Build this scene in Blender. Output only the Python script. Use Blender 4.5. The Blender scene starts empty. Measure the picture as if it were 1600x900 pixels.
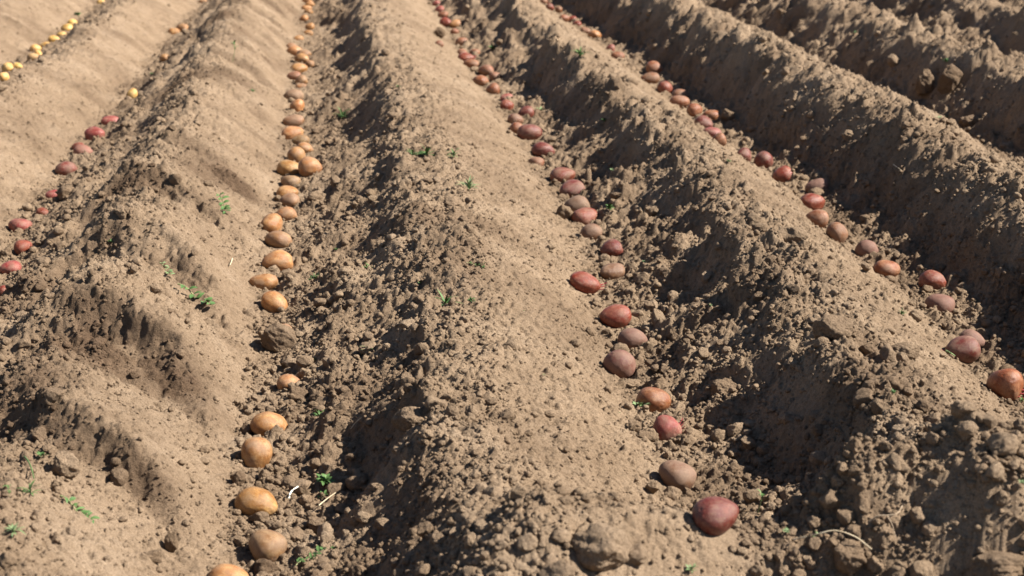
import bpy, math, random
import numpy as np
from mathutils import Vector, Matrix
R = math.radians
random.seed(7)
rng = np.random.default_rng(11)

# ------------------------------------------------------------------ camera, sky, sun, exposure
scene = bpy.context.scene
CAM_H = 1.075
PITCH, YAW, FPX = R(16.6), R(6.0), 2600.0            # focal length in pixels of a 1600 px wide frame
cd = bpy.data.cameras.new('camera'); cam = bpy.data.objects.new('camera', cd)
scene.collection.objects.link(cam); scene.camera = cam
cam.location = (0, 0, CAM_H)
cam.rotation_euler = (R(90) - PITCH, 0, -YAW)
cd.sensor_width = 36; cd.lens = FPX / 1600 * 36
cd.clip_start = 0.05; cd.clip_end = 2000
cd.dof.use_dof = True; cd.dof.focus_distance = 3.1; cd.dof.aperture_fstop = 8.0

SUN_EL, SUN_AZ = R(44), R(-10)                          # azimuth measured from +X towards +Y
world = bpy.data.worlds.new('World'); scene.world = world; world.use_nodes = True
wn = world.node_tree; bg = wn.nodes['Background']
sky = wn.nodes.new('ShaderNodeTexSky'); sky.sky_type = 'NISHITA'; sky.sun_disc = False
sky.air_density = .8; sky.dust_density = .3; sky.sun_elevation = SUN_EL; sky.sun_rotation = R(90) - SUN_AZ
wn.links.new(sky.outputs[0], bg.inputs[0]); bg.inputs[1].default_value = 0.05
sl = bpy.data.lights.new('sun', 'SUN'); so = bpy.data.objects.new('sun', sl); scene.collection.objects.link(so)
sl.energy = 5.0; sl.angle = R(0.5); sl.color = (1.0, 0.95, 0.87)
sd = Vector((math.cos(SUN_EL) * math.cos(SUN_AZ), math.cos(SUN_EL) * math.sin(SUN_AZ), math.sin(SUN_EL)))
so.rotation_euler = sd.to_track_quat('Z', 'Y').to_euler()
so.location = sd * 20
vs = scene.view_settings
vs.view_transform = 'Standard'; vs.look = 'None'; vs.gamma = 1; vs.use_curve_mapping = False
vs.exposure = 1.38

# ------------------------------------------------------------------ pixel -> ray
fw = np.array([math.sin(YAW) * math.cos(PITCH), math.cos(YAW) * math.cos(PITCH), -math.sin(PITCH)])
rt = np.array([math.cos(YAW), -math.sin(YAW), 0.0])
up = np.cross(rt, fw)
def ray(px, py):
    d = fw + rt * (px - 800) / FPX + up * (450 - py) / FPX
    return d
def on_plane(px, py, z=0.0):
    d = ray(px, py); t = (CAM_H - z) / -d[2]
    return d[0] * t, d[1] * t

# ------------------------------------------------------------------ noise
TB = rng.random((256, 256)); TB2 = rng.random((256, 256)); TB3 = rng.random((256, 256)); TB4 = rng.random((256, 256))
def vnoise(x, y, s=0):
    x = x + s * 17.31; y = y + s * 9.73
    xi = np.floor(x).astype(np.int64); yi = np.floor(y).astype(np.int64)
    fx = x - xi; fy = y - yi
    fx = fx * fx * fx * (fx * (fx * 6 - 15) + 10); fy = fy * fy * fy * (fy * (fy * 6 - 15) + 10)
    a = TB[xi & 255, yi & 255]; b = TB[(xi + 1) & 255, yi & 255]
    c = TB[xi & 255, (yi + 1) & 255]; d = TB[(xi + 1) & 255, (yi + 1) & 255]
    return (a + (b - a) * fx) * (1 - fy) + (c + (d - c) * fx) * fy
def fbm(x, y, o=4, s=0, g=.5):
    t = 0; a = 1; n = 0
    for k in range(o):
        cx, sx = math.cos(.6 * k), math.sin(.6 * k)
        t = t + a * (vnoise((x * cx - y * sx) * 2 ** k, (x * sx + y * cx) * 2 ** k, s + 3 * k) - .5); n += a; a *= g
    return t / n * 2                                  # about -1..1
def domes(x, y, cell, s, rmin=.25, rmax=.75, present=.7, flat=.8):
    """lumps: highest of the clods rooted in the 3 x 3 neighbouring cells, each with its own size and tilt"""
    X = x / cell + s * 13.7; Y = y / cell + s * 5.3
    # rough outline
    wx = (vnoise(X * 2.3, Y * 2.3, s + 1) - .5) * .45 + (vnoise(X * 6, Y * 6, s + 3) - .5) * .16; wy = (vnoise(X * 2.3, Y * 2.3, s + 2) - .5) * .45 + (vnoise(X * 6, Y * 6, s + 4) - .5) * .16
    ww = .75 + .9 * vnoise(X * 4.5, Y * 4.5, s + 6)
    X = X + wx; Y = Y + wy
    xi = np.floor(X).astype(np.int64); yi = np.floor(Y).astype(np.int64)
    out = np.zeros_like(X)
    for i in (-1, 0, 1):
        for j in (-1, 0, 1):
            a = (xi + i) & 255; b = (yi + j) & 255
            cx = xi + i + TB[a, b]; cy = yi + j + TB2[a, b]
            q = TB3[a, b]
            r = np.where(TB4[a, b] < present, rmin + (rmax - rmin) * q ** 2, 1e-3)
            dx = X - cx; dy = Y - cy
            ang = TB2[b, a] * 6.28
            e = .75 + .5 * TB3[b, a]
            u = (dx * np.cos(ang) + dy * np.sin(ang)) * e; v = (-dx * np.sin(ang) + dy * np.cos(ang)) / e
            d2 = (u * u + v * v) / (r * r) * ww
            h = r * flat * np.clip(1 - d2, 0, 1) ** .72 * (1 + .5 * np.clip(u / r, -1, 1))
            out = np.maximum(out, h)
    return out * cell

# ------------------------------------------------------------------ rows
rows_px = [   # furrow centre lines, as points seen along them
 None,
 [(158, 2), (105, 45), (57, 76), (10, 105), (-180, 215), (-700, 600)],
 [(317, 1), (272, 49), (206, 140), (149, 207), (103, 260), (66, 318), (31, 358), (5, 425), (-180, 650), (-420, 950)],
 [(482, 0), (480, 48), (466, 100), (462, 200), (456, 270), (445, 350), (432, 430), (430, 540), (415, 657), (403, 740), (392, 900)],
 [(680, 4), (703, 40), (736, 95), (790, 158), (845, 230), (893, 294), (930, 365), (950, 430), (968, 500), (1000, 580), (1045, 680), (1085, 770), (1150, 900)],
 [(850, 2), (925, 55), (1030, 128), (1100, 190), (1193, 249), (1270, 310), (1340, 375), (1440, 440), (1505, 530), (1580, 610), (1920, 900)],
 [(1055, 0), (1230, 80), (1390, 160), (1560, 245), (1900, 420), (2870, 900)],
 [(1285, 0), (1480, 80), (1700, 160), (2260, 360), (3650, 900)],
]
YY = np.arange(.5, 16, .05)
cent = []
for r_ in rows_px:
    if r_ is None: cent.append(None); continue
    P = np.array([on_plane(a, b, .02) for a, b in r_]); P = P[np.argsort(P[:, 1])]
    k = (P[-1, 0] - P[0, 0]) / (P[-1, 1] - P[0, 1])
    X = np.interp(YY, P[:, 1], P[:, 0])
    hi = YY > P[-1, 1]; X[hi] = P[-1, 0] + (YY[hi] - P[-1, 1]) * k * .5
    g = np.exp(-np.linspace(-2, 2, 21) ** 2); g /= g.sum()
    X = np.convolve(np.pad(X, 10, mode='edge'), g, 'valid')
    cent.append(X)
cent[0] = cent[1] - .72
rowX = [cent[0] - .7] + cent + [cent[-1] + .72, cent[-1] + 1.44]
rowX = np.array(rowX)                                  # 10 furrows; ridge i lies between furrow i and i+1
NR = len(rowX)                                         # furrow index: 2 yellow, 3 left red, 4 orange, 5 red, 6 right red, 7, 8 empty
# cross-profile: foot, cloddy band, steep side, crest, long smooth side
def prof(pu, pv):
    u = np.linspace(0, 1, 201); v = np.interp(u, pu, pv)
    g = np.exp(-np.linspace(-2, 2, 15) ** 2); g /= g.sum()
    return np.convolve(np.pad(v, 7, mode='edge'), g, 'valid')
PS = prof([0, .12, .22, .385, .44, .55, .68, .80, .90, .96, 1], [.02, .04, .10, .94, 1, .95, .73, .44, .16, .04, .02])   # steep, cut face
PL = prof([0, .08, .20, .28, .36, .43, .50, .57, .68, .80, .90, .96, 1], [.03, .14, .37, .44, .68, .90, .99, .95, .73, .44, .16, .04, .03])            # slumped
PW = prof([0, .06, .14, .20, .28, .34, .42, .50, .60, .74, .86, .93, 1], [.02, .02, .08, .32, .72, .95, 1, .97, .84, .52, .18, .05, .02])              # big ridge
PX2 = prof([0, .06, .14, .22, .30, .38, .44, .50, .60, .74, .86, .93, 1], [.02, .06, .20, .40, .60, .80, .94, 1, .86, .52, .18, .05, .02])
STEEP = np.array([PS] * 6 + [PW, PW] + [PS] * (NR - 8)); SLUMP = np.array([PL] * 6 + [PX2, PX2] + [PL] * (NR - 8))
BIAS = np.array([0, 0, -.5, -.6, .0, -.04, .55, .02, .2, .1, .1])
RH = [.15, .15, .135, .155, .155, .165, .205, .19, .17, .16, .16]
def uv_row(x, y):
    yi = np.clip((y - YY[0]) / .05, 0, len(YY) - 1.001); k = yi.astype(np.int64); f = yi - k
    idx = np.full(x.shape, -1); base = np.zeros_like(x); w = np.ones_like(x)
    prev = rowX[0][k] * (1 - f) + rowX[0][k + 1] * f
    left = prev
    base = prev.copy()
    sp = .7
    for i in range(1, NR):
        c = rowX[i][k] * (1 - f) + rowX[i][k + 1] * f
        m = (x >= prev) & (x < c)
        idx[m] = i - 1; base[m] = prev[m]; w[m] = (c - prev)[m]
        prev = c
    lo = x < left; n = np.floor((x - left) / sp); base = np.where(lo, left + n * sp, base); w = np.where(lo, sp, w); idx = np.where(lo, 0, idx)
    hi = x >= prev; n = np.floor((x - prev) / sp); base = np.where(hi, prev + n * sp, base); w = np.where(hi, sp, w); idx = np.where(hi, NR - 1, idx)
    return idx, np.clip((x - base) / w, 0, 1)
def sm(a, b, t):
    t = np.clip((t - a) / (b - a), 0, 1); return t * t * (3 - 2 * t)
def gz(x, y, cx, cy, rx, ry, ang=0):
    c, s = math.cos(ang), math.sin(ang); dx = x - cx; dy = y - cy
    return np.exp(-((dx * c + dy * s) / rx) ** 2 - ((-dx * s + dy * c) / ry) ** 2)
def H0(x, y):
    """the raked shape of the field without its clods; returns height and the masks"""
    wx = x + .022 * fbm(x * 2.2, y * 2.6, 3, 1) + .008 * fbm(x * 9, y * 11, 2, 2)
    idx, u = uv_row(wx, y)
    lf = sm(.06, .2, u) * (1 - sm(.42, .60, u))
    us = u + lf * (.030 * fbm(y * 9, x * 2 + idx * 3.3, 3, 7) + .012 * fbm(x * 22, y * 22, 2, 8))
    ui = np.clip(us * 200, 0, 199.99); k = ui.astype(np.int64); f = ui - k
    st = STEEP[idx, k] * (1 - f) + STEEP[idx, k + 1] * f; sp = SLUMP[idx, k] * (1 - f) + SLUMP[idx, k + 1] * f
    mixn = sm(-.22, .22, fbm(x * 1.6 + y * 1.0 + idx * 5.7, y * 5.2, 3, 9) + BIAS[idx] - np.where(idx == 4, .20, .08) * (idx >= 4) * (idx <= 5) * (1 - sm(2.2, 3.0, y)))
    z = sp + (st - sp) * mixn; cut = mixn
    hh = np.array(RH)[idx] * (1 + .13 * fbm(x * .5 + idx * 7.1, y * 2.1, 3, 5))
    z = z * hh
    left = sm(.10, .22, u) * (1 - sm(.38, .48, u))     # the steep side that looks left
    right = sm(.50, .60, u) * (1 - sm(.88, .97, u))
    crest = sm(.30, .40, u) * (1 - sm(.52, .66, u))
    band = (1 - sm(.14, .32, u)) + sm(.90, .98, u)      # loose clods in the furrow
    # slumped tongues of soil down the steep side
    amp = np.array([1, 1, .5, .45, 1.0, 1.25, .9, 1.2, 1, 1, 1])[idx]
    b1 = 1 - np.abs(fbm(x * 2.4 + y * .8, y * 8.5, 3, 11)) * 2.2
    b2 = fbm(x * 5 + y * 1.5, y * 17, 3, 12)
    z = z + left * amp * (.012 * b1 + .010 * b2)
    # ragged crest
    rgh = np.array([1, 1, .7, .8, .8, 1.35, 1.3, 1.3, 1.2, 1, 1])[idx]
    z = z + crest * rgh * (.016 * fbm(x * 5, y * 8.5, 3, 14) + .008 * fbm(x * 16, y * 20, 2, 15))
    lump = domes(x, y, .15, 9, .25, .6, .55, .42) * np.clip(left * .8 + crest * .45 + .5 * sm(.05, .12, u) * (1 - sm(.3, .5, u)), 0, 1) * np.array([1, 1, .35, .5, .4, .9, .8, 1.5, 1, 1, 1])[idx]
    z = z + lump * (1 + .5 * fbm(x * 20, y * 20, 2, 19))
    # smooth side: faint runnels down the slope
    r1 = fbm(x * 3.2 - y * 1.4, y * 8.0 + x * 1.5, 3, 16)
    z = z + right * (.0045 * r1 + .0050 * fbm(x * 14, y * 14, 3, 25) + np.where(idx <= 4, .0035, .002) * fbm(x * 34, y * 34, 2, 26) + .006 * (idx <= 3) * fbm(x * 7, y * 7, 3, 27))
    z = z + .010 * fbm(x * 3, y * 3, 2, 18) + np.where(idx <= 4, .006, .014) * (left * (1 - .5 * cut) + .5 * crest + .5 * (1 - sm(.14, .32, u)) * sm(.03, .1, u)) * fbm(x * 11, y * 11, 3, 21) * np.where(idx == 3, .6, 1)
    # ridge left of the orange row: shovelled lobes, each with a face that looks towards the viewer
    m1 = (idx == 3) * sm(.12, .38, u) * (1 - sm(.80, .95, u))
    ph = (y + .62 * np.sqrt((u - .42) ** 2 + .004) + .10 * fbm(x * 3.5, y * 3.5, 2, 20) + .03 * fbm(x * 14, y * 14, 3, 23)) / .53 + .30
    t = ph - np.floor(ph)
    saw = np.where(t < .22, sm(0, .22, t), 1 - sm(.22, 1, t))
    lobe = .60 + .8 * TB[np.floor(ph).astype(np.int64) & 255, 7]
    m1 = (idx == 3) * sm(.10, .36, u) * (1 - sm(.72, .95, u))
    z = z + m1 * (1 - .7 * sm(3.8, 5.6, y)) * (.064 * lobe * saw - .018)
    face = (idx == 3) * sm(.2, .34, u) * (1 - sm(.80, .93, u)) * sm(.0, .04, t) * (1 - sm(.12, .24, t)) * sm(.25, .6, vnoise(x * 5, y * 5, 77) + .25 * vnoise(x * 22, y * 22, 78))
    # dug-out hollows with damp faces on that ridge
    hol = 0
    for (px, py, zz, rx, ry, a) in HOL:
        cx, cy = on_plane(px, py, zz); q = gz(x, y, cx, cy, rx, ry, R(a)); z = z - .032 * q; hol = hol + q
    # heap thrown across the near end of the red furrow
    for (px, py, zz, rx, ry, a, h) in MND:
        cx, cy = on_plane(px, py, zz); z = z + h * gz(x, y, cx, cy, rx, ry, R(a))
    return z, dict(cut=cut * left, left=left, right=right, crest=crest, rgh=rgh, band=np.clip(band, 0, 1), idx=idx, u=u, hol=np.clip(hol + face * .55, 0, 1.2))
HOL = [(120, 540, .12, .10, .13, 10), (15, 665, .10, .10, .14, 0), (215, 335, .13, .05, .10, 15)]
MND = [(1210, 965, .03, .42, .135, 6, .125), (1500, 960, .04, .30, .12, 0, .05), (955, 868, .06, .055, .05, 0, .03), (1330, 878, .04, .05, .05, 0, .03)]

def hit(px, py, lift=0.0):
    """where the line of sight through a point of the photograph meets the raked field"""
    d = ray(px, py); ts = np.linspace(1.3, 14, 2600)
    X = d[0] * ts; Y = d[1] * ts; Z = CAM_H + d[2] * ts
    z, _ = H0(X, Y)
    k = np.nonzero(Z < z + lift)[0]
    k = k[0] if len(k) else len(ts) - 1
    lo, hi = ts[max(k - 1, 0)], ts[k]
    for _i in range(2):
        tt = np.linspace(lo, hi, 20); z, _ = H0(d[0] * tt, d[1] * tt)
        q = np.nonzero(CAM_H + d[2] * tt < z + lift)[0]; q = q[0] if len(q) else 19
        lo, hi = tt[max(q - 1, 0)], tt[q]
    t = hi
    return Vector((d[0] * t, d[1] * t, CAM_H + d[2] * t)), t

# ------------------------------------------------------------------ potatoes: (px, py, width, height, roll, colour, dust, wording)
O, OD, RD, RB, RO, YL, BR, PK = 'o', 'od', 'r', 'rb', 'ro', 'y', 'br', 'pk'
row_yellow = [(6,115,11,13,60,YL,.1,''),(11,102,14,13,30,YL,.1,''),(27,101,12,8,0,YL,.2,''),(52,88,14,10,0,YL,.9,'soil-caked '),(59,82,9,9,0,YL,.1,''),(56,75,14,10,10,YL,.1,''),
 (72,70,13,9,-10,YL,.2,''),(85,61,14,10,-15,YL,.1,''),(96,53,11,9,0,YL,.2,''),(105,45,15,12,-40,YL,.1,''),(113,36,12,10,-30,YL,.1,''),(158,2,9,7,0,YL,.1,'')]
row_left = [(5,449,16,14,0,RD,.2,'red potato cut by the left edge beside dark clods'),(16,413,32,22,-5,PK,.25,'dusty pink-red potato just below the dark clod near the left edge'),(36,380,27,24,20,RD,.15,'bright red potato with a dark eye, second up from the left edge clods'),
 (31,348,35,24,-5,PK,.3,'large rosy potato near the left edge with a shadow on its left'),(66,324,20,14,-10,RD,.1,'small bright red potato half sunk in soil in the left red furrow'),(83,297,24,15,25,PK,.2,'pink-red potato half buried against a round clod in the left red furrow'),
 (103,260,29,19,0,RB,.35,'oval brownish red potato with damp soil above it in left red furrow'),(130,233,26,15,0,PK,.6,'pale pink dusty potato touching a darker one in the left red furrow'),(122,226,16,11,0,RD,.2,'small crimson potato tucked behind a pale dusty one in left furrow'),
 (149,207,27,20,10,PK,.2,'rosy red potato second from the far end of the left red potatoes'),(172,185,24,15,-8,PK,.1,'farthest purple-red potato of the left red furrow, with a bright glint'),
 (206,145,13,15,-20,YL,.2,'single yellow potato alone above the red ones in the left furrow'),(257,88,14,10,0,O,.3,'single small orange potato alone by a dark soil crack in left furrow'),(272,49,15,12,0,O,.1,'bright orange potato at far end of the left furrow, beside a flatter one'),
 (286,43,18,9,-20,O,.3,'flat orange potato touching the rounder one near far end of left furrow'),(317,1,12,7,0,O,.4,'orange potato at the top edge of the left furrow')]
row_orange = [(358,893,62,26,0,O,.25,'nearest orange potato, cut by the bottom edge of the picture'),(417,846,62,54,-10,OD,.35,'orange potato with golden glint and dark clods above and below it'),(400,777,64,42,-8,O,.2,'wide oval orange potato with yellow speck, third of the orange row'),
 (402,703,49,50,10,O,.25,'round orange potato right below the cracked one in the orange row'),(420,657,56,33,-18,O,.12,'orange potato with cracked pale skin patch, above a round orange one'),(452,587,38,26,0,O,.3,'reddish orange potato half buried under loose clods of the orange row'),
 (440,507,32,16,0,O,.7,'dusty orange potato almost buried behind the big brown clod'),(430,467,43,30,-35,O,.1,'clean tilted orange potato, upper neighbour of the big brown clod'),(411,435,43,26,0,O,.3,'oval orange potato just behind the clean tilted one in orange row'),
 (433,405,47,21,-8,O,.25,'long flat orange potato with dark soil hollow at its left end'),(435,371,40,21,-15,OD,.3,'flat tan orange potato between the long one and the upright one'),(425,347,32,30,50,O,.2,'egg-shaped upright orange potato leaning left in the orange row'),
 (447,331,32,15,0,O,.45,'dusty orange potato half hidden behind the leaning egg-shaped one'),(452,309,28,20,0,OD,.5,''),(449,296,30,15,8,O,.15,''),(454,280,29,21,0,OD,.4,''),(484,259,31,27,0,O,.4,'round orange potato with a dark eye, on right of its twin'),(453,261,35,23,-10,O,.1,'smooth bright orange potato on left of the dark-eyed one'),
 (463,240,24,22,-40,O,.25,''),(476,228,22,16,0,O,.3,''),(470,217,22,12,0,OD,.3,''),(457,206,29,20,20,O,.2,''),(458,188,28,12,0,OD,.5,''),(464,164,20,19,-30,O,.15,''),(459,150,27,11,0,OD,.7,''),
 (471,133,15,9,0,O,.5,''),(471,123,17,14,10,OD,.3,''),(459,116,19,13,0,RO,.3,''),(467,104,23,13,10,O,.1,''),(484,97,12,14,0,O,.4,''),(472,90,20,10,-10,O,.2,''),(475,84,20,10,0,OD,.3,''),
 (461,79,21,11,-20,O,.15,''),(456,72,16,9,0,OD,.3,''),(466,58,13,8,0,O,.1,''),(482,50,13,9,0,O,.3,''),(484,40,12,11,0,O,.1,''),(475,27,12,9,0,O,.0,''),(482,17,12,8,0,O,.3,''),(479,11,13,8,0,O,.2,''),(484,5,13,8,0,O,.1,''),(479,-1,13,8,0,O,.1,'')]
row_mid = [(1118,793,74,54,12,RB,.10,'largest and nearest dark crimson potato with a glint, by green sprigs'),(1058,736,60,46,-25,BR,.55,'dusty tan-brown egg-shaped potato behind the nearest crimson one'),(1042,665,42,46,20,PK,.35,'dusty-topped pink potato with red sprouts, beside flat clods'),
 (1022,621,54,41,-8,RO,.1,'smooth orange-pink round potato behind a green weed tuft'),(968,565,50,43,-30,RB,.6,'dusty purple-brown potato with a small glint below a similar smaller one'),(989,524,46,32,10,RB,.8,'mottled purple-brown potato with dusty skin against a sandy mound'),
 (962,490,46,36,-5,RD,.15,'clean brick-red potato with two eyes, alone on the smooth slope foot'),(914,437,48,30,-25,RD,.12,'long bright red potato tilted to the right with a sprout tip'),(956,418,40,24,0,BR,.35,'brown-red potato half in the ridge shadow next to long red one'),
 (955,383,34,24,10,RB,.15,'dark red potato in shade above the brown half-shadowed one'),(924,360,34,26,10,BR,.5,'dull brown potato between the rosy pair and the shaded dark red'),(914,335,36,26,10,RD,.3,'rosy red potato in front of a dusty tan one, middle furrow'),
 (902,318,38,26,0,BR,.7,'dusty tan potato behind the rosy red one, middle furrow'),(893,293,36,24,0,RB,.45,'brownish red potato with sharp shadow at left, middle furrow'),(879,270,35,23,15,RD,.35,'long red potato with a clod leaning on its front, middle furrow'),
 (838,247,22,18,0,RO,.5,'small pale pink potato sunk beside weeds below a dark red one'),(848,232,30,21,-5,RB,.2,''),(828,206,34,16,-5,RB,.3,''),(807,197,19,16,0,RO,.2,''),(806,184,22,16,0,BR,.4,''),(822,174,20,18,0,RB,.15,''),
 (792,162,18,16,0,RD,.1,''),(791,150,18,12,0,PK,.3,''),(770,137,19,16,0,RO,.2,''),(751,124,22,15,-15,RO,.3,''),(774,117,16,12,-20,RO,.5,''),(760,109,22,11,-10,RO,.5,''),(736,99,21,12,-20,RO,.3,''),(728,89,22,12,0,RD,.1,''),
 (742,80,15,11,0,RO,.3,''),(722,81,14,11,0,RO,.4,''),(722,64,18,12,0,RO,.4,''),(686,66,12,9,0,RO,.5,'small pink potato lying alone on the slope left of the red row'),(711,47,12,7,0,RO,.3,''),(712,36,16,11,0,O,.2,''),(697,34,17,14,-20,RD,.1,''),(692,21,14,10,0,RO,.2,''),(687,13,13,9,0,PK,.2,''),(682,4,12,8,0,PK,.2,''),(677,-3,12,8,0,PK,.2,'')]
row_right = [(1571,598,54,52,-40,RO,.08,'nearest orange-red potato with a sprout tip at the right edge'),(1502,543,54,40,15,RB,.4,'purple-brown potato with shoots, in front of a dusty one'),(1520,524,40,30,-30,RB,.7,'dusty mauve potato half hidden behind the one with shoots'),
 (1469,472,46,37,-5,RB,.7,'dusty grey-brown oval potato just below a clean red one'),(1457,434,40,31,-5,RD,.2,'clean red potato beside the deep ridge shadow, right-hand furrow'),(1386,415,41,25,-10,RO,.2,'long red potato with white flecks and a glint, right-hand furrow'),
 (1354,386,33,28,0,RB,.9,'grey dusty potato between a long red and a two-toned one'),(1309,362,32,33,20,RO,.5,'two-toned potato, grey top and orange-red base, right-hand furrow'),(1277,338,31,27,-20,RO,.35,'pointed red potato with dark eye just below a glossy crimson one'),
 (1269,313,35,26,5,RD,.1,'glossy crimson potato with an eye, in front of a dusty one'),(1276,289,33,25,15,RB,.6,'dusty mauve potato behind the glossy crimson one'),(1223,272,29,25,-20,RD,.2,''),(1193,249,26,24,10,RB,.3,''),(1163,238,19,26,60,RB,.35,''),
 (1124,214,20,18,0,RO,.2,''),(1112,204,26,14,-30,PK,.4,''),(1100,190,25,20,-30,RB,.3,''),(1112,177,24,17,0,RO,.2,''),(1085,170,20,19,30,RO,.2,''),(1062,158,28,13,0,RO,.4,''),(1062,146,24,14,0,RO,.5,''),(1040,136,22,18,0,RD,.3,''),
 (1016,120,24,14,0,RO,.4,''),(1023,105,24,18,-30,RO,.3,''),(965,85,18,12,-20,RO,.3,''),(954,74,12,11,-30,PK,.3,''),(929,53,18,11,-20,O,.2,''),(915,46,14,9,-30,RO,.4,''),(902,36,13,9,-20,RD,.1,''),(894,30,12,11,-20,RD,.1,''),(882,26,14,10,0,RO,.2,''),(873,14,10,11,0,RO,.3,''),(859,10,11,11,0,RD,.3,''),(850,1,11,9,0,RO,.3,'')]
ROWS = [(row_yellow, 'yellow', 'far left yellow row', 'yellow seed potatoes in the far left furrow'), (row_left, '', 'left red furrow', 'potatoes spread along the left furrow'),
        (row_orange, 'orange', 'orange row', 'orange seed potatoes in one furrow'), (row_mid, 'red', 'middle red row', 'red seed potatoes in the middle furrow'), (row_right, 'red', 'right-hand red row', 'red seed potatoes in the right-hand furrow')]

pots = []
for rw, cname, rname, grp in ROWS:
    for i, (px, py, w, h, a, c, du, lab) in enumerate(rw):
        p, t = hit(px, py + h * .12, .018 * (1 if h > 12 else .8))
        far = (1.18 if c == YL else 1) + .16 * min(1, max(0, (t - 3.6) / 1.5))
        W = max(w * far * t / FPX, .030) ; Hh = max(min(h, w * 1.05) * (far - .04) * t / FPX, .026)
        pots.append(dict(p=p, W=W, H=Hh, a=a, c=c, du=du, lab=lab, i=i, n=len(rw), cn=cname, rn=rname, g=grp, t=t, px=w))
PX = np.array([q['p'].x for q in pots]); PY = np.array([q['p'].y for q in pots]); PR = np.array([q['W'] * .62 for q in pots])
def pot_clear(x, y):
    """0 right under a potato, 1 away from them"""
    m = np.ones_like(x)
    for a, b, r in zip(PX, PY, PR):
        k = np.abs(x - a) < r * 1.6
        k &= np.abs(y - b) < r * 1.6
        if k.any():
            d = np.sqrt((x[k] - a) ** 2 + (y[k] - b) ** 2) / r
            m[k] = np.minimum(m[k], sm(.68, 1.12, d))
    return m

def H(x, y, detail=True):
    z, m = H0(x, y)
    clear = pot_clear(x, y)
    patch = sm(-.1, .45, fbm(x * 2.3, y * 2.3, 3, 31))
    band = m['band'] * np.where((m['idx'] == 3) | (m['idx'] == 4), .8, 1); left = m['left'] * np.where(m['idx'] <= 3, .45, 1); right = m['right']; crest = m['crest']
    big = np.clip(band * np.where(m['idx'] <= 4, .62, .85) + left * np.where(m['idx'] <= 3, .2, .40) * (1 - m['cut']) + right * .22 * patch * (m['idx'] != 4) + crest * (.35 * patch + .55 * sm(.9, 1.3, m['rgh'])) + (m['idx'] == 3) * right * .5 * patch, 0, 1)
    z1 = domes(x, y, .065, 1, .2, .62, .45, .62) * big
    z1 = z1 + domes(x, y, .034, 2, .2, .75, .65, .7) * np.clip(band * .9 + left * (.6 - .5 * m['cut']) * np.where(m['idx'] <= 3, .6, 1) + crest * .6 + right * (.22 + .35 * sm(.9, 1.3, m['rgh']) + .35 * (m['idx'] <= 3)) * patch, 0, 1)
    z1 = z1 + domes(x, y, .017, 3, .2, .8, .8, .75) * np.clip(band + left * (.9 - .6 * m['cut']) + crest * .9 + right * (.55 + .4 * patch), 0, 1)
    z1 = z1 + domes(x, y, .0085, 4, .2, .85, .85, .8) * np.clip(band + left + crest + right * .9, 0, 1)
    z1 = z1 * (.72 + .28 * sm(2.1, 3.0, y))
    pit = sm(.32, .62, fbm(x * 55, y * 55, 2, 35)); z1 = z1 - .0048 * pit + .0045 * fbm(x * 26, y * 26, 3, 33) * (1 - .3 * right) + .0030 * fbm(x * 90, y * 90, 3, 34)
    return z + z1 * (.12 + .88 * clear), m

# ------------------------------------------------------------------ helpers
def tag(o, label=None, cat=None, group=None, kind=None):
    if label: o['label'] = label
    if cat: o['category'] = cat
    if group: o['group'] = group
    if kind: o['kind'] = kind
    return o
def link(name, me, mat=None, parent=None):
    o = bpy.data.objects.new(name, me); scene.collection.objects.link(o)
    if mat and me is not None and not len(me.materials): me.materials.append(mat)
    if parent: o.parent = parent
    return o
def mesh_np(name, V, F, smooth=True, attr=None):
    me = bpy.data.meshes.new(name); n = F.shape[1]
    me.vertices.add(len(V)); me.vertices.foreach_set('co', V.astype(np.float32).ravel())
    me.loops.add(F.size); me.loops.foreach_set('vertex_index', F.astype(np.int32).ravel())
    me.polygons.add(len(F)); me.polygons.foreach_set('loop_start', np.arange(0, F.size, n, dtype=np.int32))
    me.polygons.foreach_set('loop_total', np.full(len(F), n, dtype=np.int32))
    me.polygons.foreach_set('use_smooth', np.full(len(F), smooth))
    for k, v in (attr or {}).items():
        a = me.attributes.new(k, 'FLOAT', 'POINT'); a.data.foreach_set('value', v.astype(np.float32))
    me.update(calc_edges=True)
    return me
def icosphere(n):
    t = (1 + 5 ** .5) / 2
    V = [(-1, t, 0), (1, t, 0), (-1, -t, 0), (1, -t, 0), (0, -1, t), (0, 1, t), (0, -1, -t), (0, 1, -t), (t, 0, -1), (t, 0, 1), (-t, 0, -1), (-t, 0, 1)]
    F = [(0, 11, 5), (0, 5, 1), (0, 1, 7), (0, 7, 10), (0, 10, 11), (1, 5, 9), (5, 11, 4), (11, 10, 2), (10, 7, 6), (7, 1, 8), (3, 9, 4), (3, 4, 2), (3, 2, 6), (3, 6, 8), (3, 8, 9), (4, 9, 5), (2, 4, 11), (6, 2, 10), (8, 6, 7), (9, 8, 1)]
    V = [np.array(v) / np.linalg.norm(v) for v in V]
    for _ in range(n):
        C = {}; G = []
        def mid(a, b):
            k = (min(a, b), max(a, b))
            if k not in C:
                m = V[a] + V[b]; V.append(m / np.linalg.norm(m)); C[k] = len(V) - 1
            return C[k]
        for a, b, c in F:
            ab, bc, ca = mid(a, b), mid(b, c), mid(c, a)
            G += [(a, ab, ca), (b, bc, ab), (c, ca, bc), (ab, bc, ca)]
        F = G
    return np.array(V), np.array(F)
ICO = {k: icosphere(k) for k in range(5)}
def n3(V, f, s):
    return (vnoise(V[:, 0] * f + V[:, 2] * .7 * f, V[:, 1] * f - V[:, 2] * .6 * f, s) + vnoise(V[:, 1] * f + V[:, 2] * .9 * f, V[:, 0] * f * .6 + V[:, 2] * f, s + 5) - 1)
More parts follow.
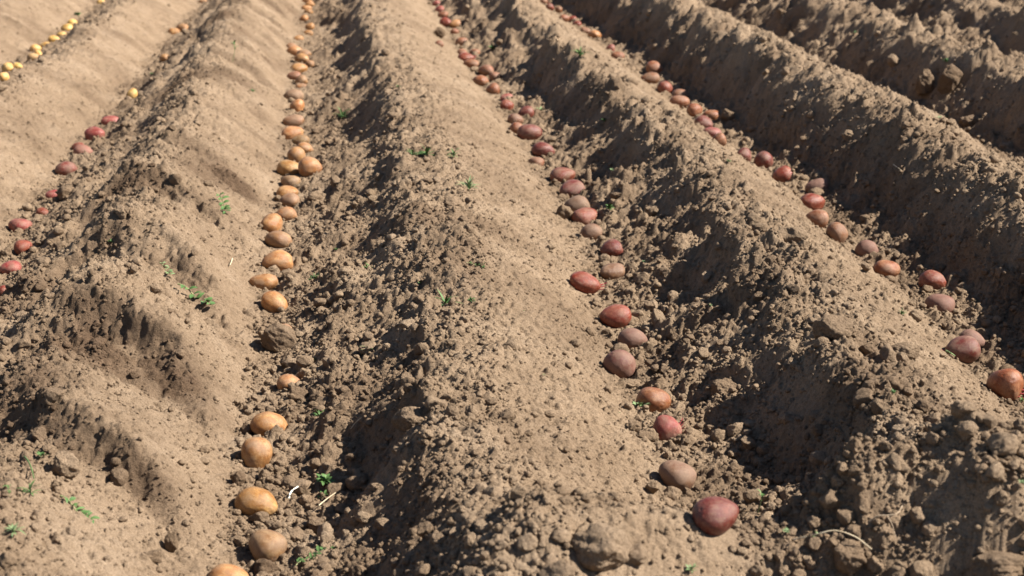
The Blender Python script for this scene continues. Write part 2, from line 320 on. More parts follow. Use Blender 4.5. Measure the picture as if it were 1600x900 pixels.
def clod_shape(k, seed, rough=1.0):
    r = np.random.default_rng(seed); V, F = ICO[k]; V = V.copy()
    for _ in range(9):                                  # broken faces
        n = r.normal(size=3); n /= np.linalg.norm(n); c = r.uniform(.55, .92)
        d = V @ n; m = d > c; V[m] -= np.outer(d[m] - c, n) * .85
    V *= (1 + rough * (.22 * n3(V, 1.7, seed % 50) + .12 * n3(V, 4, seed % 50 + 3) + (.07 * n3(V, 9, seed % 50 + 7) if k > 2 else 0)))[:, None]
    return V * r.uniform(.75, 1.25, 3) , F

# ------------------------------------------------------------------ materials
def mat(name):
    m = bpy.data.materials.new(name); m.use_nodes = True
    nt = m.node_tree; return m, nt, nt.nodes['Principled BSDF']
def nd(nt, t, **k):
    n = nt.nodes.new(t)
    for a, b in k.items(): setattr(n, a, b)
    return n
def soil_mat():
    m, nt, bs = mat('sandy_soil'); L = nt.links.new
    tc = nd(nt, 'ShaderNodeNewGeometry'); P = tc.outputs['Position']
    def noise(scale, det=4, rough=.55):
        n = nd(nt, 'ShaderNodeTexNoise'); n.inputs['Scale'].default_value = scale; n.inputs['Detail'].default_value = det; n.inputs['Roughness'].default_value = rough
        L(P, n.inputs['Vector']); return n.outputs['Fac']
    def ramp(src, stops):
        r = nd(nt, 'ShaderNodeValToRGB'); e = r.color_ramp.elements
        while len(e) < len(stops): e.new(.5)
        for q, (p, c) in zip(e, stops): q.position = p; q.color = (*c, 1)
        L(src, r.inputs[0]); return r.outputs[0]
    def mix(a, b, f, mode='MIX'):
        x = nd(nt, 'ShaderNodeMix', data_type='RGBA', blend_type=mode)
        for s, v in ((x.inputs[6], a), (x.inputs[7], b), (x.inputs[0], f)):
            if hasattr(v, 'node'): L(v, s)
            elif isinstance(v, tuple): s.default_value = (*v, 1)
            else: s.default_value = v
        return x.outputs[2]
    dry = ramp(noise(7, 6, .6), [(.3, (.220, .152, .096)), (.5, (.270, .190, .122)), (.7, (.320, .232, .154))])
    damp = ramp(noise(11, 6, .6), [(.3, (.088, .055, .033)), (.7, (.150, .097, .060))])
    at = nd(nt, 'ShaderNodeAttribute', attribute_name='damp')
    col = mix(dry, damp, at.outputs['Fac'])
    grain = ramp(noise(420, 3, .7), [(.30, (.62, .60, .58)), (.50, (1, 1, 1)), (.72, (1.22, 1.24, 1.28))])
    col = mix(col, grain, .75, 'MULTIPLY')
    g2 = ramp(noise(95, 4, .65), [(.3, (.78, .76, .74)), (.55, (1, 1, 1)), (.75, (1.14, 1.14, 1.14))])
    col = mix(col, g2, .7, 'MULTIPLY')
    L(col, bs.inputs['Base Color'])
    bs.inputs['Roughness'].default_value = .96; bs.inputs['Specular IOR Level'].default_value = .12
    b1 = nd(nt, 'ShaderNodeBump'); b1.inputs['Strength'].default_value = .9; b1.inputs['Distance'].default_value = .003
    b2 = nd(nt, 'ShaderNodeBump'); b2.inputs['Strength'].default_value = .9; b2.inputs['Distance'].default_value = .008
    L(noise(620, 3, .7), b1.inputs['Height']); L(noise(150, 4, .65), b2.inputs['Height']); L(b2.outputs[0], b1.inputs['Normal'])
    L(b1.outputs[0], bs.inputs['Normal'])
    return m
SOIL = soil_mat()
def potato_mat():
    m, nt, bs = mat('potato_skin'); L = nt.links.new
    oi = nd(nt, 'ShaderNodeObjectInfo'); tc = nd(nt, 'ShaderNodeTexCoord'); P0 = tc.outputs['Object']
    off = nd(nt, 'ShaderNodeVectorMath', operation='MULTIPLY_ADD'); L(P0, off.inputs[0]); off.inputs[1].default_value = (1, 1, 1)
    cb = nd(nt, 'ShaderNodeCombineXYZ'); mu = nd(nt, 'ShaderNodeMath', operation='MULTIPLY'); L(oi.outputs['Random'], mu.inputs[0]); mu.inputs[1].default_value = 37
    for k in range(3): L(mu.outputs[0], cb.inputs[k])
    L(cb.outputs[0], off.inputs[2]); P = off.outputs[0]
    def noise(scale, det=4, rough=.55):
        n = nd(nt, 'ShaderNodeTexNoise'); n.inputs['Scale'].default_value = scale; n.inputs['Detail'].default_value = det; n.inputs['Roughness'].default_value = rough
        L(P, n.inputs['Vector']); return n.outputs['Fac']
    def mr(src, a, b, c=0, d=1):
        n = nd(nt, 'ShaderNodeMapRange'); L(src, n.inputs[0])
        for k, v in enumerate((a, b, c, d)): n.inputs[k + 1].default_value = v
        return n.outputs[0]
    def mix(a, b, f, mode='MIX'):
        x = nd(nt, 'ShaderNodeMix', data_type='RGBA', blend_type=mode)
        for s, v in ((x.inputs[6], a), (x.inputs[7], b), (x.inputs[0], f)):
            if hasattr(v, 'node'): L(v, s)
            elif isinstance(v, tuple): s.default_value = (*v, 1)
            else: s.default_value = v
        return x.outputs[2]
    hs = nd(nt, 'ShaderNodeHueSaturation'); hs.inputs['Saturation'].default_value = .85; hs.inputs['Value'].default_value = 1.35; hs.inputs['Hue'].default_value = .512
    L(oi.outputs['Color'], hs.inputs['Color'])
    col = mix(oi.outputs['Color'], hs.outputs[0], mr(noise(1.3, 3), .35, .65))
    col = mix(col, (.62, .55, .47), mr(noise(11, 6, .75), .44, .70), 'MULTIPLY')
    col = mix(col, (1.40, 1.50, 1.40), mr(noise(3.2, 7, .72), .50, .60), 'MULTIPLY')
    vo = nd(nt, 'ShaderNodeTexVoronoi'); vo.inputs['Scale'].default_value = 7; L(P, vo.inputs['Vector'])
    col = mix(col, (.34, .22, .12), mr(vo.outputs['Distance'], .05, .10, .6, 0))
    # earth stuck to the skin: patches with their own outline plus a thin film
    al = nd(nt, 'ShaderNodeMath', operation='MULTIPLY_ADD'); L(oi.outputs['Alpha'], al.inputs[0]); al.inputs[1].default_value = .46; al.inputs[2].default_value = -.30
    ad = nd(nt, 'ShaderNodeMath', operation='ADD'); L(noise(1.6, 7, .62), ad.inputs[0]); L(al.outputs[0], ad.inputs[1])
    dust = mr(ad.outputs[0], .33, .54, 0, .60)
    film = nd(nt, 'ShaderNodeMath', operation='MULTIPLY'); L(oi.outputs['Alpha'], film.inputs[0]); film.inputs[1].default_value = .05
    mx = nd(nt, 'ShaderNodeMath', operation='MAXIMUM'); L(dust, mx.inputs[0]); L(film.outputs[0], mx.inputs[1])
    col = mix(col, (.185, .122, .084), mx.outputs[0])
    sp = mr(noise(7, 8, .8), .56, .64, 0, .8)
    col = mix(col, (.22, .15, .09), sp)
    L(col, bs.inputs['Base Color'])
    ro = mr(mx.outputs[0], 0, .6, .36, .66); L(ro, bs.inputs['Roughness'])
    bs.inputs['Specular IOR Level'].default_value = .34
    b = nd(nt, 'ShaderNodeBump'); b.inputs['Strength'].default_value = .6; b.inputs['Distance'].default_value = .0018
    L(noise(22, 4, .6), b.inputs['Height']); L(b.outputs[0], bs.inputs['Normal'])
    return m
SKIN = potato_mat()
def plain(name, c1, c2, rough=.6, scale=60, trans=0):
    m, nt, bs = mat(name); L = nt.links.new
    n = nd(nt, 'ShaderNodeTexNoise'); n.inputs['Scale'].default_value = scale
    g = nd(nt, 'ShaderNodeNewGeometry'); L(g.outputs['Position'], n.inputs['Vector'])
    r = nd(nt, 'ShaderNodeValToRGB'); r.color_ramp.elements[0].position = .3; r.color_ramp.elements[1].position = .7
    r.color_ramp.elements[0].color = (*c1, 1); r.color_ramp.elements[1].color = (*c2, 1)
    L(n.outputs['Fac'], r.inputs[0]); L(r.outputs[0], bs.inputs['Base Color']); bs.inputs['Roughness'].default_value = rough
    bs.inputs['Specular IOR Level'].default_value = .25
    return m
LEAF = plain('weed_leaf', (.045, .095, .025), (.095, .165, .050), .6)
PALE = plain('pale_leaf', (.12, .18, .07), (.21, .27, .13), .6)
STEM = plain('weed_stem', (.13, .15, .06), (.24, .24, .11), .7)
STRAW = plain('dry_straw', (.42, .33, .21), (.62, .52, .36), .7)
ROOT = plain('dry_root', (.28, .20, .13), (.42, .32, .22), .8)
SHOOT = plain('red_shoot', (.30, .03, .05), (.42, .09, .09), .5)

# ------------------------------------------------------------------ the field: one sheet to the horizon
def build_field():
    ys = [.35]; h = CAM_H
    while ys[-1] < 11.5:
        y = ys[-1]
        if y < 1.85: d = .02
        else: d = min(max(.50 * y * y / (h * 1664), .0021), .012)
        ys.append(y + d)
    d = .03
    while ys[-1] < 900:
        d *= 1.10; ys.append(ys[-1] + d)
    ys = np.array(ys)
    c = np.linspace(-.33, .56, 900)
    lo = -.33 - np.cumsum(.0012 * 1.085 ** np.arange(85)); hi = .56 + np.cumsum(.0012 * 1.085 ** np.arange(85))
    cols = np.concatenate([lo[::-1], c, hi]); off = np.clip((cols - .1) / .45, -1, 1) * .12
    X = cols[None, :] * np.maximum(ys, 1.3)[:, None] + off[None, :]; Y = np.repeat(ys[:, None], len(cols), 1)
    nr, nc = X.shape
    x = X.ravel(); y = Y.ravel(); z = np.zeros_like(x); dm = np.zeros_like(x)
    near = (y < 16) & (np.abs(x) < 14)
    CH = 400000; idn = np.nonzero(near)[0]
    for s in range(0, len(idn), CH):
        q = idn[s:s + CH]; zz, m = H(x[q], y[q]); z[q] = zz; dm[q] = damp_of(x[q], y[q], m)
    far = ~near
    z[far] = .075 + .02 * fbm(x[far] * .4, y[far] * .4, 3, 3); dm[far] = .25
    i = np.arange(nr - 1)[:, None] * nc + np.arange(nc - 1)[None, :]
    F = np.stack([i, i + 1, i + nc + 1, i + nc], -1).reshape(-1, 4)
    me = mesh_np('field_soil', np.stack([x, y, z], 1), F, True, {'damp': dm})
    o = link('ground', me, SOIL); tag(o, kind='structure')
    print('field verts', len(x))
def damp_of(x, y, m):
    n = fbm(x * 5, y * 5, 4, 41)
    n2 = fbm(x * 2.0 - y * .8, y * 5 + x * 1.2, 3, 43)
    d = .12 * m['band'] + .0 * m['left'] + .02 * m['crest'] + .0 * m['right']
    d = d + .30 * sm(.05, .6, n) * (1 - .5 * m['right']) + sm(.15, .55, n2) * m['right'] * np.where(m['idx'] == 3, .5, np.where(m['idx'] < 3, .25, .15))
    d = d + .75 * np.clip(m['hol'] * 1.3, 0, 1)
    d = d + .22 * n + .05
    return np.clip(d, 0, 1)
build_field()

# ------------------------------------------------------------------ crumbs and small clods, uncountable: one object
def build_crumbs():
    N = 420000
    y = 1.75 * (10.5 / 1.75) ** rng.random(N); x = (-.31 + .83 * rng.random(N)) * y + rng.uniform(-.08, .08, N)
    z, m = H0(x, y)
    want = np.clip(m['band'] * .9 + m['left'] * .55 + m['crest'] * .6 + m['right'] * .17, 0, 1) * (.45 + .55 * sm(-.3, .3, fbm(x * 6, y * 6, 2, 51)))
    size = .0016 * (1 - rng.random(N) * .9985) ** -.50
    size = np.minimum(size * rng.uniform(.6, 1.3, N), .018 * (.3 + .7 * rng.random(N)))
    big = size > .006
    want = np.where(y < 2.8, want * .8, want)
    want = np.where(big, np.clip(m['band'] * .42 + m['left'] * .10 + m['crest'] * .2 * m['rgh'] + m['right'] * .02, 0, 1), want)
    pxs = size * 1664 / y
    keep = (rng.random(N) < want) & (pxs > .55) & (pot_clear(x, y) > .12)
    x, y, size, pxs = x[keep], y[keep], size[keep], pxs[keep]
    z, m = H(x, y); dm = np.clip(damp_of(x, y, m) + rng.normal(0, .12, len(x)), 0, 1)
    VV, FF, AA, base = [], [], [], 0
    lvl = np.where(pxs > 6, 3, np.where(pxs > 3.2, 2, np.where(pxs > 1.6, 1, 0)))
    for k in range(4):
        protos = [clod_shape(k, 500 + k * 20 + j, .8) for j in range(14)]
        ids = np.nonzero(lvl == k)[0]
        pj = rng.integers(0, 14, len(ids))
        for j in range(14):
            q = ids[pj == j]
            if not len(q): continue
            V, F = protos[j]; n = len(q)
            a = rng.uniform(0, 6.283, n); b = rng.uniform(0, 6.283, n)
            ca, sa, cb, sb = np.cos(a), np.sin(a), np.cos(b), np.sin(b)
            v0 = V[None, :, 0] * cb[:, None] + V[None, :, 2] * sb[:, None]
            v2 = -V[None, :, 0] * sb[:, None] + V[None, :, 2] * cb[:, None]
            v1 = np.repeat(V[None, :, 1], n, 0)
            w0 = v0 * ca[:, None] - v1 * sa[:, None]; w1 = v0 * sa[:, None] + v1 * ca[:, None]
            s = size[q][:, None]
            P = np.stack([w0 * s + x[q][:, None], w1 * s + y[q][:, None], v2 * s * .85 + (z[q] + size[q] * .30)[:, None]], -1).reshape(-1, 3)
            G = (F[None] + (np.arange(n) * len(V))[:, None, None]).reshape(-1, 3) + base
            VV.append(P); FF.append(G); AA.append(np.repeat(dm[q], len(V))); base += len(P)
    V = np.concatenate(VV); F = np.concatenate(FF)
    print('crumbs', len(x), 'tris', len(F), [int((lvl == k).sum()) for k in range(4)])
    me = mesh_np('soil_crumbs', V, F, True, {'damp': np.concatenate(AA)})
    o = link('soil_crumbs', me, SOIL)
    tag(o, 'loose tan soil crumbs and pea-sized clods strewn over ridges and furrows', 'soil crumbs', kind='stuff')
build_crumbs()

# ------------------------------------------------------------------ potatoes
COL = {'o': (.33, .130, .036), 'od': (.26, .120, .046), 'r': (.185, .026, .011), 'rb': (.14, .020, .015), 'ro': (.22, .064, .022), 'y': (.50, .27, .06), 'br': (.17, .068, .032), 'pk': (.24, .036, .030)}
def potato_mesh(seed):
    r = np.random.default_rng(900 + seed); V, F = ICO[4]; V = V.copy()
    # egg taper, slight bend, soft lumps, eyes
    t = r.uniform(-.22, .22); V[:, 1:] *= (1 + t * V[:, 0])[:, None]
    V[:, 2] += r.uniform(-.22, .22) * (V[:, 0] ** 2 - .4); V[:, 1] += r.uniform(-.15, .15) * V[:, 0] ** 2
    D = V / np.linalg.norm(V, axis=1)[:, None]
    def waves(f, n):
        return sum(np.sin(D @ (r.normal(size=3) * f) + r.uniform(0, 6.28)) for _ in range(n)) / n ** .5
    V *= (1 + .055 * waves(1.4, 3) + .026 * waves(3.0, 5) + .006 * waves(7, 6) + .003 * waves(15, 8))[:, None]
    for _ in range(12):
        n = r.normal(size=3); n[0] += .4 * np.sign(n[0]); n /= np.linalg.norm(n)
        a = np.arccos(np.clip(D @ n, -1, 1))
        V *= (1 - .030 * np.exp(-(a / .060) ** 2) + .007 * np.exp(-((a - .13) / .06) ** 2))[:, None]
    me = mesh_np('potato', V, F, True); me.materials.append(SKIN)
    return me
PM = [potato_mesh(s) for s in range(14)]
def shoot_mesh(pts, r0, r1, ns=6):
    V, F = [], []
    P = [Vector(p) for p in pts]
    for i, p in enumerate(P):
        d = (P[min(i + 1, len(P) - 1)] - P[max(i - 1, 0)]).normalized()
        a = d.orthogonal().normalized(); b = d.cross(a); rr = r0 + (r1 - r0) * i / (len(P) - 1)
        for k in range(ns):
            t = 6.283 * k / ns; V.append(tuple(p + (a * math.cos(t) + b * math.sin(t)) * rr))
    for i in range(len(P) - 1):
        for k in range(ns): F.append((i * ns + k, i * ns + (k + 1) % ns, (i + 1) * ns + (k + 1) % ns, (i + 1) * ns + k))
    return np.array(V), np.array(F)
ORD = ['', 'first', 'second', 'third', 'fourth', 'fifth', 'sixth', 'seventh', 'eighth', 'ninth', 'tenth', 'eleventh', 'twelfth', 'thirteenth', 'fourteenth', 'fifteenth', 'sixteenth', 'seventeenth', 'eighteenth', 'nineteenth', 'twentieth']
def ordinal(k):
    if k <= 20: return ORD[k]
    return {2: 'twenty', 3: 'thirty', 4: 'forty'}[k // 10] + '-' + ORD[k % 10] if k % 10 else {3: 'thirtieth', 4: 'fortieth'}[k // 10]
CW = {'o': 'orange', 'od': 'dull tan-orange', 'r': 'bright red', 'rb': 'dark purple-red', 'ro': 'orange-red', 'y': 'yellow', 'br': 'brownish red', 'pk': 'rosy red'}
SPROUT = {'dusty-topped pink', 'long bright red potato', 'nearest orange-red', 'purple-brown potato with shoots'}
for j, q in enumerate(pots):
    me = PM[(j * 5 + 3) % 14]
    o = bpy.data.objects.new('potato', me); scene.collection.objects.link(o)
    W, Hh = q['W'], q['H']
    yaw = R(q['a']) * 1.0
    tilt = R(q['a']) * .55
    # long axis mostly across the view; depth between width and height
    asp = Hh / W
    o.scale = (W * .52, W * .5 * min(1, .58 + .40 * asp), max(Hh * .55, W * .34))
    o.rotation_euler = (random.uniform(-.25, .25), -tilt, random.uniform(-.35, .35) + tilt)
    zg = float(H0(np.array([q['p'].x]), np.array([q['p'].y]))[0][0])
    sink = .64 if 'buried' not in q['lab'] and 'sunk' not in q['lab'] else .35
    o.location = (q['p'].x, q['p'].y, zg + o.scale.z * sink)
    c = .86 * np.array(COL[q['c']]) * np.array([random.uniform(.92, 1.08), random.uniform(.94, 1.06), random.uniform(.92, 1.08)])
    o.color = (*c, min(1, q['du'] + .14))
    lab = q['lab']
    if not lab or lab.endswith('caked '):
        i, n = q['i'], q['n']
        cnt = f'{ordinal(i + 1)} from the near end' if i < n * .6 else ('last at the far end' if i == n - 1 else f'{ordinal(n - i)} from the far end')
        sz = 'plump' if Hh / W > .85 else ('long' if Hh / W < .58 else 'oval')
        lab = f"{'dusty ' if q['du'] >= .4 else ''}{sz} {CW[q['c']]} potato, {cnt} of the {q['rn']}"
    tag(o, lab, 'potato', q['g'])
    for s in SPROUT:
        if lab.startswith(s) or (s in lab):
            for k in range(3):
                sg = 1 if 'nearest' in lab or 'pink' in lab or 'long' in lab else -1
                base = Vector((sg * .92, -.25 + .18 * k, -.1 + .15 * k)); d = Vector((sg * .35, -.1 + .1 * k, .14 + .06 * k))
                V, F = shoot_mesh([base, base + d * .4, base + d * .8 + Vector((0, 0, .03)), base + d * 1.1 + Vector((0, 0, .08))], .06, .025)
                sh = link('sprout', mesh_np('sprout', V, F), SHOOT, o)
            break

# ------------------------------------------------------------------ distinct clods: (px, py, w, h, damp, label)
CL = [(438,532,62,50,.5,'large brown round clod lying in the orange potato row'),(414,886,40,34,.8,'dark damp clod right under the nearest whole orange potato'),(404,806,34,22,.35,'dusty brown clod wedged between the two nearest whole orange potatoes'),
(492,308,26,24,.3,'angular pale clod with a black shadow at its left, beside orange row'),(727,276,26,17,.3,'small flat clod on top of the broad middle ridge, dark at its left'),(667,281,26,13,.55,'darker flat clod on the middle ridge crest, left of a paler one'),
(707,312,30,15,.15,'pale low clod on the middle ridge, below the small flat one'),(706,640,22,30,.3,'upright brown clod on the edge of the middle ridge casting shadow'),(643,655,60,40,.25,'broad pale slab of soil on the shadowed side of the middle ridge'),
(1236,372,50,40,.25,'big rounded soil lump on the crest right of the middle red row'),(1132,610,46,38,.4,'chunky brown clod overhanging a black hollow right of the round orange-pink potato'),(1054,518,26,28,.3,'angular clod on shadow edge right of the mottled purple-brown potato'),
(1028,500,22,36,.15,'pale knobbly upright clod beside the brick-red potato'),(1275,301,26,18,.3,'small squarish clod on the crest right of the middle red row'),(1302,514,62,44,.4,'large shaded boulder-like clod on the ridge left of the right red furrow'),
(1413,549,46,30,.25,'rounded half-buried lump left of the potato with shoots'),(1396,95,22,24,.2,'round light clod standing out in the dark far right furrow'),(1445,135,36,42,.5,'pointed brown soil block in the far right furrow'),
(1483,131,44,46,.6,'tall split soil block beside the pointed one, with a weed on top'),(1573,228,26,14,.05,'pale smooth stone-like clod at the far right edge of the ridge'),(1520,188,42,20,.5,'long low clod in the dark furrow below the tall split block'),
(940,856,100,74,.2,'massive pale lump in the blurred foreground left of the nearest crimson potato'),(872,886,62,34,.25,'flat tilted slab of soil at the bottom edge with a black gap'),(1330,868,56,56,.35,'upright crumbly clod at the bottom edge among pale stems'),
(1562,884,90,50,.4,'broad blurred brown slab in the bottom right corner'),(100,727,44,46,.12,'pale flat-faced slab with a green blade lying on it, lower left'),(268,845,22,40,.45,'curled dark-edged clod low on the left ridge slope'),
(238,866,30,28,.3,'sloping clod with a sharp shadow beside the curled one'),(281,549,16,15,.4,'small round clod half way down the left ridge slope'),(92,496,15,15,.05,'pale round pebble-like clod, left one of a pair on the left ridge'),
(112,494,13,13,.05,'pale round pebble-like clod, right one of a pair on the left ridge'),(103,301,30,24,.45,'round brown clod touching a half-buried pink potato'),(12,396,24,20,.5,'dark lump between two red potatoes at the left edge'),
(275,277,22,20,.55,'dark rough clod on the side of the left ridge above the green sprig'),(883,333,30,28,.5,'damp clod on the slope left of the dusty tan potato'),(1021,329,18,20,.1,'small pale clod standing in the ridge shadow'),
(465,613,30,24,.45,'brown clod below the half-buried reddish potato'),(497,618,28,22,.4,'wide clod with dark gap under it, right of the orange row'),(447,563,22,22,.3,'squarish clod directly below the big brown round one'),
(476,563,30,24,.25,'pale cracked clod right of the squarish one by the orange row'),(922,517,20,18,.25,'small brown clod left of the mottled purple-brown potato'),(985,596,38,14,.15,'flat pale clod behind the round orange-pink potato'),
(990,662,26,22,.35,'brown clod under the green weed tuft'),(1010,678,36,20,.45,'flat dark clod in front of the dusty-topped pink potato'),(462,832,34,24,.45,'oval brown clod right of the nearest whole orange potato'),
(494,814,28,26,.4,'upright oval clod behind the brown one, lower left furrow'),(502,880,30,30,.35,'rounded clod with a shaded left half at the bottom of orange furrow'),(556,811,18,20,.45,'small dark egg-shaped clod in the shadowed furrow side'),
(686,52,20,18,.7,'dark round clod left of the far red potatoes on the middle ridge'),(1137,183,22,24,.55,'dark brown clod leaning on the orange-red potato in the right furrow'),(376,712,20,20,.7,'dark damp clod left of the round orange potato'),
(372,745,26,26,.7,'rough dark clod between the round and the wide orange potato'),(386,668,22,20,.7,'dark clod tucked at the left end of the cracked orange potato'),(965,300,26,14,.4,'clod on the slope left of a brownish red potato'),
(1186,355,28,20,.35,'jagged clod on the crest left of the big rounded lump'),(1392,595,30,26,.5,'dark clod in a hollow on the ridge near a small weed')]
for j, (px, py, w, h, dm, lab) in enumerate(CL):
    p, t = hit(px, py + h * .15, .3 * h * t / FPX if False else .008)
    V, F = clod_shape(4 if w > 30 else 3, 300 + j, .85)
    ext = V.max(0) - V.min(0)
    V = V / ext
    V[:, 0] *= w * t / FPX; V[:, 1] *= w * t / FPX * .85; V[:, 2] *= h * t / FPX * 1.0
    d = V / (np.linalg.norm(V, axis=1)[:, None] + 1e-9)
    V *= (1 + .05 * n3(d, 14, j) + .03 * n3(d, 30, j + 9))[:, None]
    me = mesh_np('clod', V, F, True, {'damp': np.full(len(V), dm)})
    o = link('clod', me, SOIL); zg = float(H0(np.array([p.x]), np.array([p.y]))[0][0])
    o.location = (p.x, p.y, zg + h * t / FPX * .32); o.rotation_euler = (random.uniform(-.2, .2), random.uniform(-.2, .2), random.uniform(-.4, .4))
    tag(o, lab, 'soil clod', 'larger clods lying among the potatoes and on the ridges')

# ------------------------------------------------------------------ weeds
def leaf_np(L_, W_, fold=.3, curl=.3, n=5):
    V, F = [], []
    for i in range(n + 1):
        t = i / n; w = W_ * math.sin(math.pi * min(1, t * .92 + .05)) ** .8 * .5
        zc = curl * L_ * t * (1 - t) * 1.2 - curl * L_ * .3 * t * t
        V += [(L_ * t, -w, zc + fold * w), (L_ * t, 0, zc), (L_ * t, w, zc + fold * w)]
    for i in range(n):
        a = i * 3; F += [(a, a + 1, a + 4, a + 3), (a + 1, a + 2, a + 5, a + 4)]
    V = np.array(V); return V, np.array(F)
def xf(V, M):
    M = np.array(M); return V @ M[:3, :3].T + M[:3, 3]
def sprig_parts(kind, S, seed):
    """returns list of (part, V, F): kind a rosette, b feathery tuft, c trailing stem, d upright seedling"""
    r = random.Random(seed); out = []
    if kind == 'a':
        n = r.randint(13, 19)
        for k in range(n):
            V, F = leaf_np(S * r.uniform(.2, .42), S * r.uniform(.09, .17), .3, r.uniform(.1, .5))
            M = Matrix.Translation((r.uniform(-.08, .08) * S, r.uniform(-.08, .08) * S, r.uniform(0, .15) * S)) @ Matrix.Rotation(k * 2.4 + r.uniform(-.4, .4), 4, 'Z') @ Matrix.Rotation(-r.uniform(.1, .9), 4, 'Y') @ Matrix.Rotation(r.uniform(-.4, .4), 4, 'X')
            out.append(('leaf', xf(V, M), F))
    elif kind == 'b':
        for k in range(r.randint(14, 20)):
            V, F = leaf_np(S * r.uniform(.35, .65), S * .075, .3, r.uniform(.2, .7), 6)
            M = Matrix.Rotation(k * 2.4, 4, 'Z') @ Matrix.Rotation(-r.uniform(.15, 1.2), 4, 'Y')
            out.append(('leaf', xf(V, M), F))
    elif kind in 'cd':
        n = 9; P = []; a = r.uniform(-.3, .3)
        for i in range(n):
            t = i / (n - 1)
            P.append((S * (t - .5), S * .12 * math.sin(t * 4 + a), .06 * S + .10 * S * math.sin(t * 7 + 1)) if kind == 'c' else (S * .12 * math.sin(t * 2 + a), 0, S * .9 * t))
        V, F = shoot_mesh(P, S * .018, S * .010, 5); out.append(('stem', V, F))
        for i in range(1, n):
            if kind == 'd' and i < 5: continue
            for sgn in (-1, 1):
                if r.random() < .15: continue
                V, F = leaf_np(S * r.uniform(.14, .26), S * r.uniform(.08, .13), .3, .3)
                M = Matrix.Translation(P[i]) @ Matrix.Rotation(sgn * r.uniform(.6, 1.5) + (i * 1.3 if kind == 'd' else 0), 4, 'Z') @ Matrix.Rotation(-r.uniform(.1, .8), 4, 'Y')
                out.append(('leaf', xf(V, M), F))
    return out
